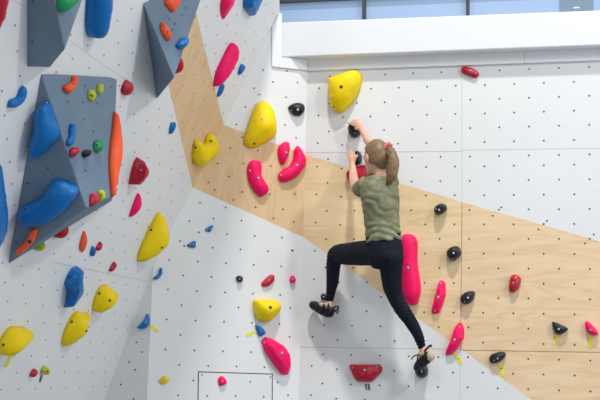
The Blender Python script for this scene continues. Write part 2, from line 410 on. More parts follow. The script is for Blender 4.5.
def hold(color, pl, px, Hh, label, bolts=(), peak=None, flat=False, base=.0015, k=.62, round_=.75):
    if pl in (P1, P2): k = .25
    out = np.array([pl.puv(*p, base) for p in px])
    n = max(30, min(64, len(px) * 5))
    # what a bump of this height shifts in view; the foot of the hold is narrower than its silhouette by that much
    c = out.mean(0); P = pl.at(*c, Hh)
    d = P - CAM; tt = ((pl.o - CAM) @ pl.N) / (d @ pl.N); s = pl.uv(CAM + d * tt) - c
    sl = np.linalg.norm(s)
    if sl > 1e-4:
        e = s / sl; tproj = (out - c) @ e; t0, t1 = tproj.min(), tproj.max()
        kk = min(k * sl, .5 * (t1 - t0))
        f = (t1 - t0 - kk) / (t1 - t0)
        out = out + np.outer((t0 + (tproj - t0) * f) - tproj, e)
    if flat:
        Q = out
    else:
        Q = catmull(out, n)
    ar = (Q[:, 0] * np.roll(Q[:, 1], -1) - np.roll(Q[:, 0], -1) * Q[:, 1]).sum()
    if ar < 0: Q = Q[::-1]
    size = Q.max(0) - Q.min(0)
    o3 = pl.at(*Q.mean(0), base)
    if flat:                                # cut like a gem: sloping sides up to a smaller top
        nq = len(Q); pk = pl.puv(*peak, Hh + base) if peak else Q.mean(0)
        T1 = Q + (pk - Q) * .16; T2 = Q + (pk - Q) * .62
        V = [pl.at(*p, base) for p in Q] + [pl.at(*p, base + Hh * .62) for p in T1] + [pl.at(*p, base + Hh) for p in T2]
        Fc = [[i + r * nq, (i + 1) % nq + r * nq, (i + 1) % nq + (r + 1) * nq, i + (r + 1) * nq] for r in (0, 1) for i in range(nq)]
        Fc += [list(range(2 * nq, 3 * nq)), list(range(nq - 1, -1, -1))]
        o = mesh_obj('climbing_hold', V, Fc, HM[color], origin=o3)
        b = bmesh.new(); b.from_mesh(o.data)
        bmesh.ops.bevel(b, geom=[e for e in b.edges if e.calc_length() > 0 and len(e.link_faces) == 2 and e.calc_face_angle(0) > .15 and max((v.co.dot(Vector(pl.N)) for v in e.verts)) > .004],
                        offset=min(size) * .035, segments=2, affect='EDGES', profile=.5)
        for f in b.faces: f.smooth = False
        b.to_mesh(o.data); b.free()
    else:
        nq = len(Q)
        cell = math.sqrt(size[0] * size[1]) / 11
        tang = np.roll(Q, -1, 0) - np.roll(Q, 1, 0); nor = np.c_[-tang[:, 1], tang[:, 0]]; nor /= np.linalg.norm(nor, axis=1)[:, None] + 1e-9
        pts = [tuple(p) for p in Q]
        for off in (cell * .12, cell * .4, cell * .85):
            for p in Q + nor * off:
                if inside(p, Q) and seg_dist(p, Q) > off * .93: pts.append(tuple(p))
        x0, y0 = Q.min(0); x1, y1 = Q.max(0); r = 0; y = y0
        while y < y1:
            x = x0 + (cell / 2 if r % 2 else 0)
            while x < x1:
                if inside((x, y), Q) and seg_dist(np.array([x, y]), Q) > cell * 1.25: pts.append((x, y))
                x += cell
            y += cell * .87; r += 1
        vo, eo, fo, *_ = delaunay_2d_cdt([Vector(p) for p in pts], [], [list(range(nq))], 1, 1e-6)
        W = np.array([tuple(v) for v in vo]); D = np.array([0 if any(np.allclose(w, q, atol=1e-6) for q in Q) else seg_dist(w, Q) for w in W])
        dm = D.max(); rr = dm * round_
        hgt = np.where(D < rr, np.sqrt(np.maximum(0, 1 - (1 - np.minimum(D, rr) / rr) ** 2)), 1.0)
        hgt = hgt * (.86 + .14 * D / dm)
        if peak:
            pk = pl.puv(*peak, Hh * .8 + base)
            dist = np.linalg.norm(W - pk, axis=1) / max(size)
            hgt = hgt * np.clip(1.08 - 1.0 * dist, .25, 1)
        nb = [[] for _ in W]
        for f in fo:
            for a in range(len(f)):
                nb[f[a]].append(f[a - 1]); nb[f[a - 1]].append(f[a])
        for _ in range(3):
            hn_ = hgt.copy()
            for i in range(len(W)):
                if D[i] > cell * .5 and nb[i]: hn_[i] = .4 * hgt[i] + .6 * np.mean(hgt[nb[i]])
            hgt = hn_
        V = []
        for w, hh in zip(W, hgt):
            zz = .05 * noise.noise(Vector((w[0] * 9, w[1] * 9, o3[0] * 5))) * min(1, hh * 1.5)
            V.append(pl.at(*w, base + Hh * (hh + zz)))
        Fc = []
        for f in fo:
            f = list(f)
            a = sum(W[f[i]][0] * W[f[(i + 1) % len(f)]][1] - W[f[(i + 1) % len(f)]][0] * W[f[i]][1] for i in range(len(f)))
            Fc.append(f if a > 0 else f[::-1])
        ns = len(Fc)
        rim = [int(np.argmin(np.linalg.norm(W - q, axis=1))) for q in Q]
        rim2 = []
        for i in rim:
            if i not in rim2: rim2.append(i)
        Fc.append(rim2[::-1])
        o = mesh_obj('climbing_hold', V, Fc, HM[color], origin=o3)
        o.data.polygons.foreach_set('use_smooth', [True] * ns + [False])
    tag(o, label, 'climbing hold', GROUPS[color])
    # bolts seat on the surface where the photo shows them
    b = bmesh.new(); b.from_mesh(o.data); tree = BVHTree.FromBMesh(b)
    for bp in bolts:
        px_, py_ = bp[0], bp[1]; kind = bp[2] if len(bp) > 2 else 's'; rad = (bp[3] if len(bp) > 3 else .0085)
        dd = nv(ray(px_, py_)); loc, nrm, *_ = tree.ray_cast(Vector(CAM - o3), Vector(dd))
        if loc is None: continue
        nn = nv(np.array(nrm) + pl.N * .6)
        if nn @ dd > 0: nn = -nn
        e1 = nv(np.cross(nn, [.3, .2, 1])); e2 = np.cross(nn, e1)
        L0 = np.array(loc) + o3
        V = []; Fb = []; fm = []
        part_name = 'bolt' if rad >= .0085 else 'set_screw'; rad = rad * .72
        ring = [(rad * 1.35, -.004), (rad * 1.35, .0012), (rad, .0016), (rad * .95, .0035)]
        na = 12
        for rr_, z in ring: V += [L0 + (e1 * math.cos(a) + e2 * math.sin(a)) * rr_ + nn * z for a in np.arange(na) * 2 * math.pi / na]
        for q_ in range(3):
            for i in range(na):
                Fb.append([q_ * na + i, q_ * na + (i + 1) % na, (q_ + 1) * na + (i + 1) % na, (q_ + 1) * na + i]); fm.append(1 if q_ < 2 else 0)
        Fb.append(list(range(3 * na, 4 * na))); fm.append(0)
        mm = [BOLT, BOLTD] if kind == 's' else [BOLTD, BOLTD]
        mesh_obj(part_name, V, Fb, mm, fm, parent=o, origin=L0)
    b.free()
    return o
def tape(pl, px, label, m=TAPEY, stripes=None, base=0.0):
    o = prism('route_tape', pl, px, base + .0006, base + .0026, m)
    tag(o, label, 'tape', 'strips of route tape')
    if stripes:
        for s in stripes: prism('printed_stripe', pl, s, base + .0026, base + .003, TAPEW if m is TAPED else TAPED, parent=o)
    return o
# ---- on the left overhang
hold('red', PL, [(-14,-25),(2,-28),(8,-10),(8.2,5),(5,20),(0,31),(-8,34),(-16,20)], .09, 'big red hold cut off by the left edge near the top left corner')
hold('blue', PL, [(87.5,-12),(100,-16),(111,-14),(111,10),(109,28),(107,37),(102,40),(95,38),(90,27),(88,10)], .11, 'tall blue rounded hold right of the top-left slate volume')
hold('blue', PL, [(24,86),(26.5,90),(25,97),(22,103),(12,107.6),(7,106),(9,100),(17,97),(20,90)], .035, 'small bent blue hold on the white overhang left of the largest volume', k=.4)
hold('red', PL, [(126,80),(132,83),(134,90),(127.5,96),(122,93),(121,88)], .045, 'round red hold just right of the top right corner of the largest volume', [(124,87,'d',.005)])
hold('red', PL, [(138,157),(142,162),(150,169),(149.6,175),(144,183),(138,186.5),(131,185),(131.6,170),(134,161)], .10, 'chunky dark red hold right of the long orange hold', [(138,161,'d'),(141,170,'s',.006)], flat=True, peak=(145,172))
hold('pink', PL, [(138,193),(142,199),(145,208),(140,213),(130,217),(131,210),(134,201)], .08, 'small pink teardrop hold under the dark red chunky hold', peak=(139,207))
hold('yellow', PL, [(160,214),(166,220),(173,238),(173.5,247),(170,251),(156,255),(142,262.5),(138,259),(140,247),(150,228)], .16, 'largest yellow hold of the overhang, pointed at the top, beside the corner', [(151.4,230,'d'),(162,247.6,'d')], peak=(164,242))
hold('blue', PL, [(-10,160),(-2,163),(4,190),(9,212),(9.8,224),(7,238),(0,250),(-10,258),(-18,225),(-16,185)], .08, 'large blue hold cut off by the left edge beside the largest volume')
hold('red', PL, [(52,231),(58,224),(67,222),(66.6,234),(61,239),(55,237)], .07, 'dark red hold peeking out under the lower edge of the largest volume')
hold('orange', PL, [(84,230.6),(88,244),(86,253.6),(80,248),(81,238)], .04, 'narrow orange diamond hold below the largest volume', peak=(85,243))
hold('blue', PL, [(92.4,246),(94.5,250),(94,256),(91.4,256),(90.4,250)], .03, 'tiny blue hold right of the orange diamond hold')
hold('red', PL, [(101,242),(102.2,245),(100,250),(96.6,250.6),(96,246.5)], .03, 'tiny red hold right of the tiny blue hold below the largest volume')
hold('red', PL, [(115,262),(116.4,265),(114,269),(109.6,271.6),(109.6,268),(112,264.4)], .03, 'tiny slanting red hold above the rounded yellow hold on the overhang', [(110.8,270,'d',.005)])
hold('blue', PL, [(72,268.4),(80.6,267),(81,278),(86,292),(85,297),(75,308),(70.4,310.6),(71,294),(64.4,283),(67,275)], .10, 'big angular blue hold with a pale label above the yellow wedge hold', [(70,277,'d')], flat=True, peak=(78,285))
hold('yellow', PL, [(102,286),(112,287.6),(118,293),(118,299),(110,306),(98,312.4),(94,308),(94,300),(97,291)], .11, 'rounded yellow hold right of the angular blue hold', [(99.6,293.4,'d'),(110,300.4,'d')])
hold('yellow', PL, [(78,312),(88,315.6),(97,317),(100,322),(99,326),(88,335),(74,345),(68,347.4),(63.6,345),(63,338),(65,328),(72,316)], .13, 'yellow wedge hold directly below the angular blue hold', [(72,321.8,'d'),(86.6,331,'d')], peak=(86,325))
hold('yellow', PL, [(16,327.6),(26,330),(33,331),(35.6,337),(32,342),(22,345),(12,352),(4,354),(-2,353),(-2.4,344),(4,333),(10,328.5)], .12, 'knobbly yellow hold at the lower left edge with tape under it', [(3.6,345,'d')])
tape(PL, [(11,352.4),(14.5,352),(7.5,367.5),(4.5,366.5)], 'yellow tape strip under the yellow hold at the lower left edge')
hold('red', PL, [(30,373),(33,369.6),(36.4,369.4),(36.6,373),(33,376.8),(30.4,376.6)], .035, 'tiny red hold beside the yellow-green knob at lower left')
hold('lime', PL, [(41,369),(44.4,365.8),(48,368),(48.6,371.6),(45,374.4),(41.4,373.6)], .05, 'round yellow-green knob hold at the lower left', [(47.6,371.4,'d',.005)])
tape(PL, [(41.2,375),(43,375),(40.8,382),(39,382)], 'short dark tape strip under the yellow-green knob', TAPED)
hold('blue', P0, [(147.5,313.7),(149.2,319),(149,325),(142.5,329),(136,328),(139,325),(144.5,320)], .05, 'small scooped blue hold on the narrow corner panel', [(144,325,'d',.005)])
tape(P1, [(150.4,323.6),(152,324),(159.5,331),(157.5,333),(150.4,327)], 'yellow tape strip beside the scooped blue hold at the corner edge')
hold('blue', PL, [(171,122),(172.5,125),(175.7,122.5),(176,126),(173,132),(170,134),(170,127.5)], .03, 'small dark blue heart-shaped hold left of the plywood band')
hold('yellow', PL, [(192.5,151),(194,141.5),(197,140),(201.5,143.5),(205.5,144.5),(208,136.5),(212,134),(214.5,138),(217.5,148),(217,153.7),(206,161),(199,166.5),(193,159)], .09, 'two-horned yellow hold on the plywood band of the overhang', [(195.6,147.6,'d'),(211,141,'d')], k=.4)
hold('red', PL, [(174,58),(179,56),(183.6,64),(181,71),(176,74),(172,66)], .06, 'dark red hold half hidden by the top centre volume')
hold('pink', PL, [(221,0),(221.6,10),(228,20.6),(233,17),(242.4,7),(243,-3),(238,-12),(226,-14)], .11, 'pink pointed hold at the top edge beside a blue one', [(235.4,7.6,'d')], peak=(230,4))
hold('blue', PL, [(243,1),(244,8),(254.4,17.6),(259,12),(265,0),(262,-10),(246,-10)], .07, 'blue pointed hold at the top edge right of the pink one', flat=True, peak=(254,4))
hold('pink', PL, [(214,86.5),(215.5,72.5),(225,54),(231,45),(236,44),(238,47.5),(237.5,59),(230,72.5),(219,84)], .075, 'long pink spindle hold on the overhang between the band and the corner', k=.5)
hold('blue', PL, [(241,64.4),(245,65),(245.6,68),(240,74.6),(238,74),(239,68)], .03, 'small blue hold right of the long pink spindle hold')
hold('blue', PL, [(221,83),(224,85),(222.5,91),(217.5,97),(217.5,92.5)], .03, 'small blue hold below the tip of the long pink spindle hold')
# ---- on the slate volumes
hold('green', RF1, [(56.5,0),(57,9),(60,12),(66,10),(77,0),(72,-10),(60,-9)], .06, 'green hold on the side of the top-left volume', k=.3)
hold('orange', FR3, [(62,88),(65,85),(72,81),(73,76),(76,76.4),(76,83),(71,91.6),(67,93.4),(63,91)], .04, 'curved orange hold at the top of the largest volume', [(73.6,84,'d',.005)], k=.3)
hold('lime', FR3, [(88,91),(92,89.6),(95,95),(92,101.6),(88,99)], .03, 'yellow-green hold with two finger holes near the top of the largest volume', [(91,95,'d',.005),(92.6,96,'d',.005)], k=.3)
hold('lime', FR3, [(98,84.4),(101.6,84),(102,90),(100,94.4),(97,93),(97,88)], .03, 'narrow yellow-green hold nearest the top right corner of the largest volume', k=.3)
hold('blue', LF3, [(45,101.4),(50,103),(54,112),(60,131),(57,140),(48,149),(37,159),(31,157),(28.5,150),(31,138),(35,130),(35,116),(38,108)], .10, 'upper of two big blue holds on the dark face of the largest volume', [(47,102.8,'s',.005)], k=.3)
hold('blue', FR3, [(71,124),(74.4,125),(74,135),(73,139),(71,145),(67,146),(65.6,142),(69,136),(69,130)], .03, 'small blue pill hold on the largest volume beside the big upper blue hold', k=.3)
hold('red', FR3, [(69,151),(73,147.6),(77,147.6),(77,153),(72,157.4),(69.2,155.6)], .04, 'small red hold left of the black one on the largest volume', k=.3)
hold('black', FR3, [(82,152),(86,149.6),(89,151),(88,156),(84,157.6),(81.8,155)], .04, 'small black hold on the largest volume between red and green ones', k=.3)
hold('green', FR3, [(93,147),(94,142),(98,139.6),(101.4,142),(101.4,149),(98,152.6),(94,151.4)], .04, 'small green hold right of the black one on the largest volume', [(97,145,'d',.005)], k=.3)
hold('orange', FR3, [(115,111),(117.5,120),(119.5,137),(119.5,157),(116,175),(112.5,196),(110.7,196),(108.7,167),(110,147),(112.5,130)], .05, 'very long orange spindle hold along the right edge of the largest volume', k=.2)
hold('red', FR3, [(90,196),(93,193),(96.4,195),(97,200),(93,205.6),(89.6,206)], .045, 'small red hold at the bottom tip of the largest volume', k=.3)
hold('lime', FR3, [(98,192),(101,190),(103.4,194),(102.4,199),(99,201.4)], .035, 'yellow-green hold at the bottom tip of the largest volume', [(101,195,'d',.005)], k=.3)
hold('blue', LF3, [(20,209),(30,203),(42,196),(47,188),(52,181),(60,178.6),(70,181.6),(78,187),(79,192),(75,200),(66,210),(50,222),(32,227),(24,227),(19,222.5),(18,215.5)], .10, 'lower and longer of two big blue holds on the dark face of the largest volume', [(75,183,'s',.005),(25,210,'d')], k=.3)
hold('orange', LF3, [(32,228.4),(37.6,228),(38,233),(33,243),(22,253.6),(17,254.4),(16,250),(24,242),(29,235)], .04, 'orange bar hold near the lower left tip of the largest volume', [(29.6,241.6,'d',.011)], k=.3)
hold('lime', PL, [(34,247),(41,241),(43.4,243),(40,248.4),(35,250)], .05, 'yellow-green hold peeking out below the orange bar hold')
hold('orange', FR2, [(165,-3),(164.4,4),(172.4,12),(180,4),(178,-3),(171,-6)], .045, 'orange pointed hold at the top edge on the top centre volume', k=.3)
hold('orange', FR2, [(161,22.4),(165,26),(171,37),(168,40.6),(164,38),(160,30)], .04, 'slanting orange hold in the middle of the top centre volume', [(167.6,32,'d',.005)], k=.3)
hold('blue', FR2, [(175.6,45),(182,38),(187.4,38),(185,47),(181,49),(176,47.6)], .05, 'small blue hold on the right edge of the top centre volume', k=.3)
# ---- back wall left of the fold
hold('yellow', P1, [(263,100.4),(270,103),(275,111),(277,124),(276,136),(268,141),(254,148),(246,146),(244,140),(248,126),(253,112),(257,104)], .13, 'big yellow hold left of the fold, above the three curved pink holds', [(263,119,'s',.011),(254.4,143.6,'d')], peak=(265,125))
hold('black', P1, [(288,107.4),(293,103.6),(299,102.6),(304,105),(304.6,111),(300,116),(293,115),(290,111)], .06, 'black pointed hold between the two big yellow holds', [(297.8,109.6,'s',.011),(291.4,110,'s',.006)])
hold('pink', P1, [(285,141.6),(289,142.6),(290,147),(289.4,152),(285,163),(282.4,165),(279,161),(277.4,153),(279,146)], .05, 'short pink oval hold, topmost of the three pink holds left of the fold', [(286,152.4,'s',.011)], round_=.9)
hold('pink', P1, [(298,145.6),(302,150),(306,158),(305.6,165),(298,176),(286,182),(279,180.6),(278,175),(282,170),(290,165),(293.6,157),(294.4,150)], .06, 'boomerang-shaped pink hold beside the fold', [(297,165,'s',.011),(281,175,'s',.008)], round_=.9)
hold('pink', P1, [(253,160),(260,161),(262,166),(262,176),(268,186),(268.6,191),(265,195),(260,196.6),(254,191),(249,183),(247,172),(248.4,164)], .06, 'curved pink hold, leftmost of the three on the plywood', [(258.4,178,'s',.011),(250,170.6,'s',.008)], round_=.9)
hold('blue', P1, [(205,229.4),(212.4,225),(213,228),(210,232),(207,231.4)], .025, 'tiny blue hold, highest of three near the corner', [(207.4,229.6,'s',.005),(211,228.4,'s',.005)])
hold('blue', P1, [(187,245),(195,240.6),(195.6,247),(192,247.6),(188,246.6)], .03, 'tiny blue triangular hold, middle of three near the corner', [(190.6,244.8,'s',.005),(193.6,244.4,'s',.005)])
hold('blue', P1, [(153,278),(158,274),(160.4,267.6),(162,268.4),(162,274),(158,279),(154,279.4)], .035, 'small blue crescent hold, lowest of three near the corner')
hold('black', P1, [(236,277.5),(239,275.5),(242.5,277),(243,280.5),(240,282.5),(237,281)], .035, 'tiny round black hold on the white wall left of a red one', [(239.6,279,'s',.006)])
hold('red', P1, [(261,284),(265,279),(271,274.5),(274.5,276),(274,281),(269,286),(264,287)], .03, 'small slanting red hold above the broad yellow hold', [(269,280,'s',.006)])
hold('pink', P1, [(289.5,279),(292.5,275),(296,279.5),(294,283),(290,282.5)], .03, 'tiny pink hold left of the lifted foot, beside the fold', [(292.6,279.4,'s',.006)])
hold('yellow', P1, [(254.7,299.7),(266,299.4),(276.5,300.3),(280.4,304),(281,310),(276.5,315.5),(270.5,321),(263,322),(257,318.5),(254,312.5),(253,303.5)], .11, 'broad yellow hold left of the fold above a blue one with tape', [(270.4,307.4,'d',.012)])
hold('blue', P1, [(255,325),(258.5,325.4),(263,328.5),(265.7,333),(262,335.8),(259,336),(256.6,330)], .035, 'small blue fin hold with yellow tape under the broad yellow hold')
tape(P1, [(246,334.5),(255.6,329.8),(256.6,332.4),(247,337)], 'yellow tape strip pointing at the small blue fin hold')
hold('pink', P1, [(261,341),(265,337),(272.5,338.6),(285,346),(291,355),(292,366),(289,374.5),(282.5,375),(275,366),(265,352)], .075, 'big faceted pink hold low on the wall, right above the hatch corner', [(281.8,352.8,'s',.011),(264.4,342.6,'s',.007)], flat=True, peak=(279,353))
hold('yellow', P1, [(159.5,380),(164,376),(169,377.5),(169,381),(165,384),(160.5,383)], .03, 'tiny yellow hold left of the hatch', [(164.6,380,'s',.007)])
hold('pink', P1, [(218,379),(221,376),(224,377),(227,382),(224.5,385),(220,386),(218.5,384)], .03, 'tiny pink hold screwed to the hatch', [(222.4,381.4,'s',.006)], base=.0065)
# ---- back wall right of the fold
hold('yellow', P2, [(328.5,78),(334,76),(340.5,74),(349.5,70.6),(358,71),(361.5,76.5),(361.5,84),(357,96),(351,105),(343.5,112),(337.5,112.5),(332,108),(329,97.5),(328,85.5)], .13, 'big yellow hold under the beam, above the raised hand', [(341.2,86.8,'d',.012),(333.8,106.6,'d',.007)])
hold('red', P2, [(461,69),(465,66),(475,69.5),(479,74),(476,78),(467.5,75.5),(462,72.5)], .035, 'small red oval hold just under the beam', [(470.4,70.6,'s',.007),(475.4,73.4,'s',.005)])
hold('black', P2, [(348.2,126.6),(351,123.6),(358,123.8),(361.4,128),(361,133.4),(357,137.6),(351.6,137),(348.8,133)], .085, 'black hold gripped by the raised right hand of the climber', [(354.6,133,'s',.006)], round_=.55)
hold('black', P2, [(350,155),(354,152),(358.6,151),(362,156),(361,162.8),(356.4,165.4),(352.4,162)], .085, 'black hold gripped by the lower hand of the climber', [(357.4,160,'d',.006)], round_=.55)
hold('red', P2, [(346,174),(348,170.4),(354,167.4),(361,165.2),(368,164.6),(374,167.6),(374,178),(368,186),(360,189.4),(353,187.4),(348,181.6)], .06, 'chalky red bowl-shaped hold behind the forearm of the climber', round_=.55)
hold('black', P2, [(434,209.5),(436,206),(441,203.5),(446,205),(447,209.5),(443.5,213),(438,215),(435,213)], .075, 'round black hold, highest of the black ones right of the climber', [(439.2,209.8,'s',.010),(436.4,209,'s',.005)], round_=.55)
hold('black', P2, [(446.4,253),(448,249),(454,246),(459,247),(461.4,252),(460,256),(453.6,261),(448,257.6)], .075, 'black hold on the plywood, second from the top right of the climber', [(453.6,253,'s',.010),(452.8,258.6,'s',.005)], round_=.6)
hold('pink', P2, [(401,238),(403,234.8),(407,233.6),(413,235),(417.4,242),(417.4,262),(421,286),(420,296),(417,304),(411,305),(406,302.4),(402,296),(399,270),(399,248)], .085, 'tall pink hold directly behind the hip of the climber', [(408.4,267.6,'s',.011),(414.4,244,'d',.007),(404.6,293.4,'d',.006)], round_=.85)
hold('pink', P2, [(439.5,280.5),(442.5,280),(445.5,283.5),(446,294),(443,304),(439,313.5),(432,314),(431,311),(434,298.5),(437.7,285)], .05, 'narrow pink bar hold right of the tall pink hold', [(438.4,297,'s',.011),(441,283.4,'s',.006),(435,310.6,'s',.006)], flat=True)
hold('pink', P2, [(459,322),(462.5,324),(464.5,330),(464,337.5),(457.5,349),(452,354.5),(445.5,355.5),(445,352.5),(450,340),(454.5,327.5)], .055, 'pink bar hold with yellow tape at the lower tip of the plywood', [(454.6,339.6,'s',.011),(460,327,'s',.006)], flat=True)
tape(P2, [(453,354),(455.5,352.4),(463,362.5),(460,365)], 'yellow tape strip under the pink bar hold on the white wall', stripes=[[(457.4,358.8),(459,357.8),(459.5,358.4),(457.9,359.5)]])
hold('red', P2, [(348.4,366.4),(350,364.2),(380,364.4),(382.8,368),(381.6,372),(372,382),(358,382),(354,379)], .06, 'red trapezoid hold low on the wall below the climber', [(364.8,370,'s',.011),(352.8,367.8,'s',.006),(377,366.6,'s',.006),(372,378.6,'d',.005)], flat=True, peak=(365.5,371))
tape(P2, [(364.6,384),(369.4,384),(370.4,390),(366,390)], 'dark striped tape strip under the red trapezoid hold', TAPED, stripes=[[(366.6,384),(367.4,384),(368.2,390),(367.4,390)]])
hold('black', P2, [(320.6,296.6),(321.6,294),(323.6,293.4),(326,294.6),(327.4,297.4),(326,300.2),(323,300.4),(321,299)], .045, 'tiny black hold right above the shoe on the lifted foot', [(323.6,296.8,'s',.007)])
hold('black', P2, [(414.8,368.6),(417.6,364.6),(422,363),(426.4,365),(428.4,370),(427.4,375),(423,378),(418,377),(415.4,373.4)], .095, 'round black hold under the lower shoe of the climber', [(421.6,371.4,'s',.008)], round_=.6)
hold('black', P2, [(460,300),(461,295.5),(466.5,291.7),(471.7,291),(475.2,292.6),(473,300),(468,304),(462.7,303.3)], .065, 'black pointed hold, third from the top right of the climber', [(468,297.6,'s',.010),(464.8,301.4,'s',.005)])
hold('red', P2, [(511,276),(516,274.5),(521,278.6),(519,287.5),(514,292.5),(509.5,291),(508.5,286)], .055, 'small red pill hold alone on the plywood at right', [(513.4,282.8,'s',.007),(516,277.4,'s',.006)])
hold('black', P2, [(552,322),(556,322.4),(566,327),(568,329.4),(564,333),(559,334.6),(555,333),(553,328)], .05, 'black half-moon hold with yellow tape, just left of the pink half-moon hold', [(558.8,329,'s',.009)], round_=.5)
tape(P2, [(556.4,334.8),(559.4,335.2),(555,345),(552.6,344.4)], 'yellow tape strip under the black half-moon hold')
hold('pink', P2, [(585,322.4),(588,321.4),(595,328),(598.4,333.6),(595,335.4),(589,333.6),(586,330)], .05, 'pink half-moon hold with chalky top at the right edge', [(590.4,329.8,'s',.008)], round_=.5)
tape(P2, [(589.8,334.6),(593,335.2),(591,348),(588,347.6)], 'yellow tape strip under the pink half-moon hold')
hold('black', P2, [(489,358),(492,354),(501,351.6),(505.6,353),(505,357),(500,361.6),(494,363.4),(490,362)], .05, 'lowest black hold, with yellow tape beside the white slope', [(497.6,358.4,'s',.008),(494,360.2,'s',.005)])
tape(P2, [(498.4,363.4),(501,363),(504.6,375),(502,376.4)], 'yellow tape strip under the lowest black hold', stripes=[[(500.6,368),(502.6,367.6),(502.9,368.6),(500.9,369)]])

# ------------------------------------------------------------------ the climber
SKIN = noisy('skin', (.70, .40, .29), (.76, .46, .34), 14, .5, .35)
SHIRT = noisy('olive_jersey', (.19, .195, .108), (.29, .292, .185), 22, .85, .15, 5)
LEGG = noisy('black_leggings', (.008, .010, .017), (.013, .016, .026), 40, .75, .15)
HAIR = noisy('light_brown_hair', (.075, .041, .021), (.46, .29, .145), 2.2, .45, .4, 4, .34, .74, (9, .7, 1), uv=True)
PINKF = mat('pink_cloth', (.72, .16, .17), .8)
RUB = mat('black_rubber', (.011, .012, .014), .5, .25)
BEIGE = mat('beige_suede', (.56, .44, .31), .85)
EYEW = mat('eye_white', (.8, .8, .8), .3); LIPS = mat('lips', (.55, .18, .17), .5)
def Q(px, py, d): return P2.hit(px, py, d)
UW, VW, NW = P2.u, P2.v, P2.N
pc = Q(384, 252, .40)
person = empty('person', pc)
tag(person, 'person climbing in an olive t-shirt and black leggings, light brown ponytail', 'person')

def tube(b, pts, seg=16, sub=4, caps=True, ref=None):
    """pts: (x, y, z, ra, rb) swept with a smooth spine; ra along ref, rb across"""
    P = np.array([[*p[:3]] for p in pts], float); R_ = np.array([[p[3], p[4] if len(p) > 4 else p[3]] for p in pts])
    n = len(P); C = []; RR = []
    for i in range(n - 1):
        a = P[max(0, i - 1)]; b0 = P[i]; c = P[i + 1]; d = P[min(n - 1, i + 2)]
        for t in np.arange(sub) / sub:
            h = np.array([2*t**3-3*t**2+1, t**3-2*t**2+t, -2*t**3+3*t**2, t**3-t**2])
            C.append(h[0]*b0 + h[1]*(c-a)/2 + h[2]*c + h[3]*(d-b0)/2)
            s_ = t*t*(3-2*t); RR.append(R_[i]*(1-s_) + R_[i+1]*s_)
    C.append(P[-1]); RR.append(R_[-1]); C = np.array(C); m = len(C)
    rings = []
    ref = np.array(ref if ref is not None else UW)
    for i in range(m):
        t = nv(C[min(m-1, i+1)] - C[max(0, i-1)])
        e1 = ref - t * (ref @ t)
        if np.linalg.norm(e1) < .2: e1 = NW - t * (NW @ t)
        e1 = nv(e1); e2 = np.cross(t, e1)
        rings.append([b.verts.new(tuple(C[i] + e1*math.cos(a)*RR[i][0] + e2*math.sin(a)*RR[i][1])) for a in np.arange(seg)*2*math.pi/seg])
    for i in range(m-1):
        for k in range(seg): b.faces.new([rings[i][k], rings[i][(k+1)%seg], rings[i+1][(k+1)%seg], rings[i+1][k]])
    if caps:
        for rg, c, s_ in ((rings[0], C[0] - nv(C[1]-C[0])*RR[0].min()*.55, 1), (rings[-1], C[-1] + nv(C[-1]-C[-2])*RR[-1].min()*.55, -1)):
            ce = b.verts.new(tuple(c))
            for k in range(seg):
                f = [rg[(k+1)%seg], rg[k], ce] if s_ == 1 else [rg[k], rg[(k+1)%seg], ce]
                b.faces.new(f)
def ball(b, c, ax, rad, seg=20):
    """ellipsoid with axes ax (3 unit vectors) and radii rad"""
    r = bmesh.ops.create_uvsphere(b, u_segments=seg, v_segments=seg // 2 + 2, radius=1)
    for v in r['verts']:
        q = np.array(v.co); v.co = tuple(np.array(c) + ax[0]*q[0]*rad[0] + ax[1]*q[1]*rad[1] + ax[2]*q[2]*rad[2])
def finish(b, name, m, voxel=None, smooth=0, parent=person, disp=None):
    me = bpy.data.meshes.new(name); bmesh.ops.recalc_face_normals(b, faces=b.faces); b.to_mesh(me); b.free()
    o = bpy.data.objects.new(name, me); COL.objects.link(o)
    if voxel:
        md = o.modifiers.new('r', 'REMESH'); md.mode = 'VOXEL'; md.voxel_size = voxel
        if smooth:
            ms = o.modifiers.new('s', 'SMOOTH'); ms.factor = .5; ms.iterations = smooth
        bpy.context.view_layer.update()
        dg = bpy.context.evaluated_depsgraph_get()
        me2 = bpy.data.meshes.new_from_object(o.evaluated_get(dg)); o.modifiers.clear(); o.data = me2
        bpy.data.meshes.remove(me); me = me2; me.name = name
    if disp:
        nrm = [np.array(v.normal) for v in me.vertices]
        for v, nn in zip(me.vertices, nrm): v.co = tuple(np.array(v.co) + disp(np.array(v.co), nn))
    me.materials.clear(); me.materials.append(m)
    me.polygons.foreach_set('use_smooth', [True] * len(me.polygons)); me.update()
    root = np.array(person.location)
    me.transform(Matrix.Translation(Vector(-root)))
    if parent is person: o.parent = person
    else: o.parent = parent
    return o
T = lambda px, py, d, *r: (*Q(px, py, d), *r)

# head frame: turned left and into the wall, a little down
fd = nv(-UW * .76 - NW * .64 - VW * .10)
hu = nv(VW - fd * (VW @ fd)); hs = np.cross(fd, hu)      # hs: the person's right or left side
hc = Q(376.2, 157.5, .43)
LEFT_LEG = [T(380,252,.40,.085), T(362,253.2,.33,.078), T(347,254,.24,.070), T(337.2,254.6,.18,.062), T(333.8,263,.165,.048), T(333,272,.155,.044), T(332.4,282,.14,.040), T(330.8,292,.12,.031), T(329.6,302,.10,.0235)]
RIGHT_LEG = [T(391,256,.40,.080), T(391.4,272,.36,.069), T(392.2,285,.33,.061), T(396,298,.30,.050), T(402.6,310,.27,.047), T(411.5,323,.235,.040), T(418.4,336,.195,.033), T(422,348,.155,.0235)]
TORSO = [T(385,258,.40,.112,.095), T(384,246,.40,.116,.092), T(382.4,232,.405,.108,.082), T(381,215,.42,.110,.085), T(380.4,198,.44,.118,.09), T(380,187,.44,.112,.082), T(380,180,.44,.082,.06)]
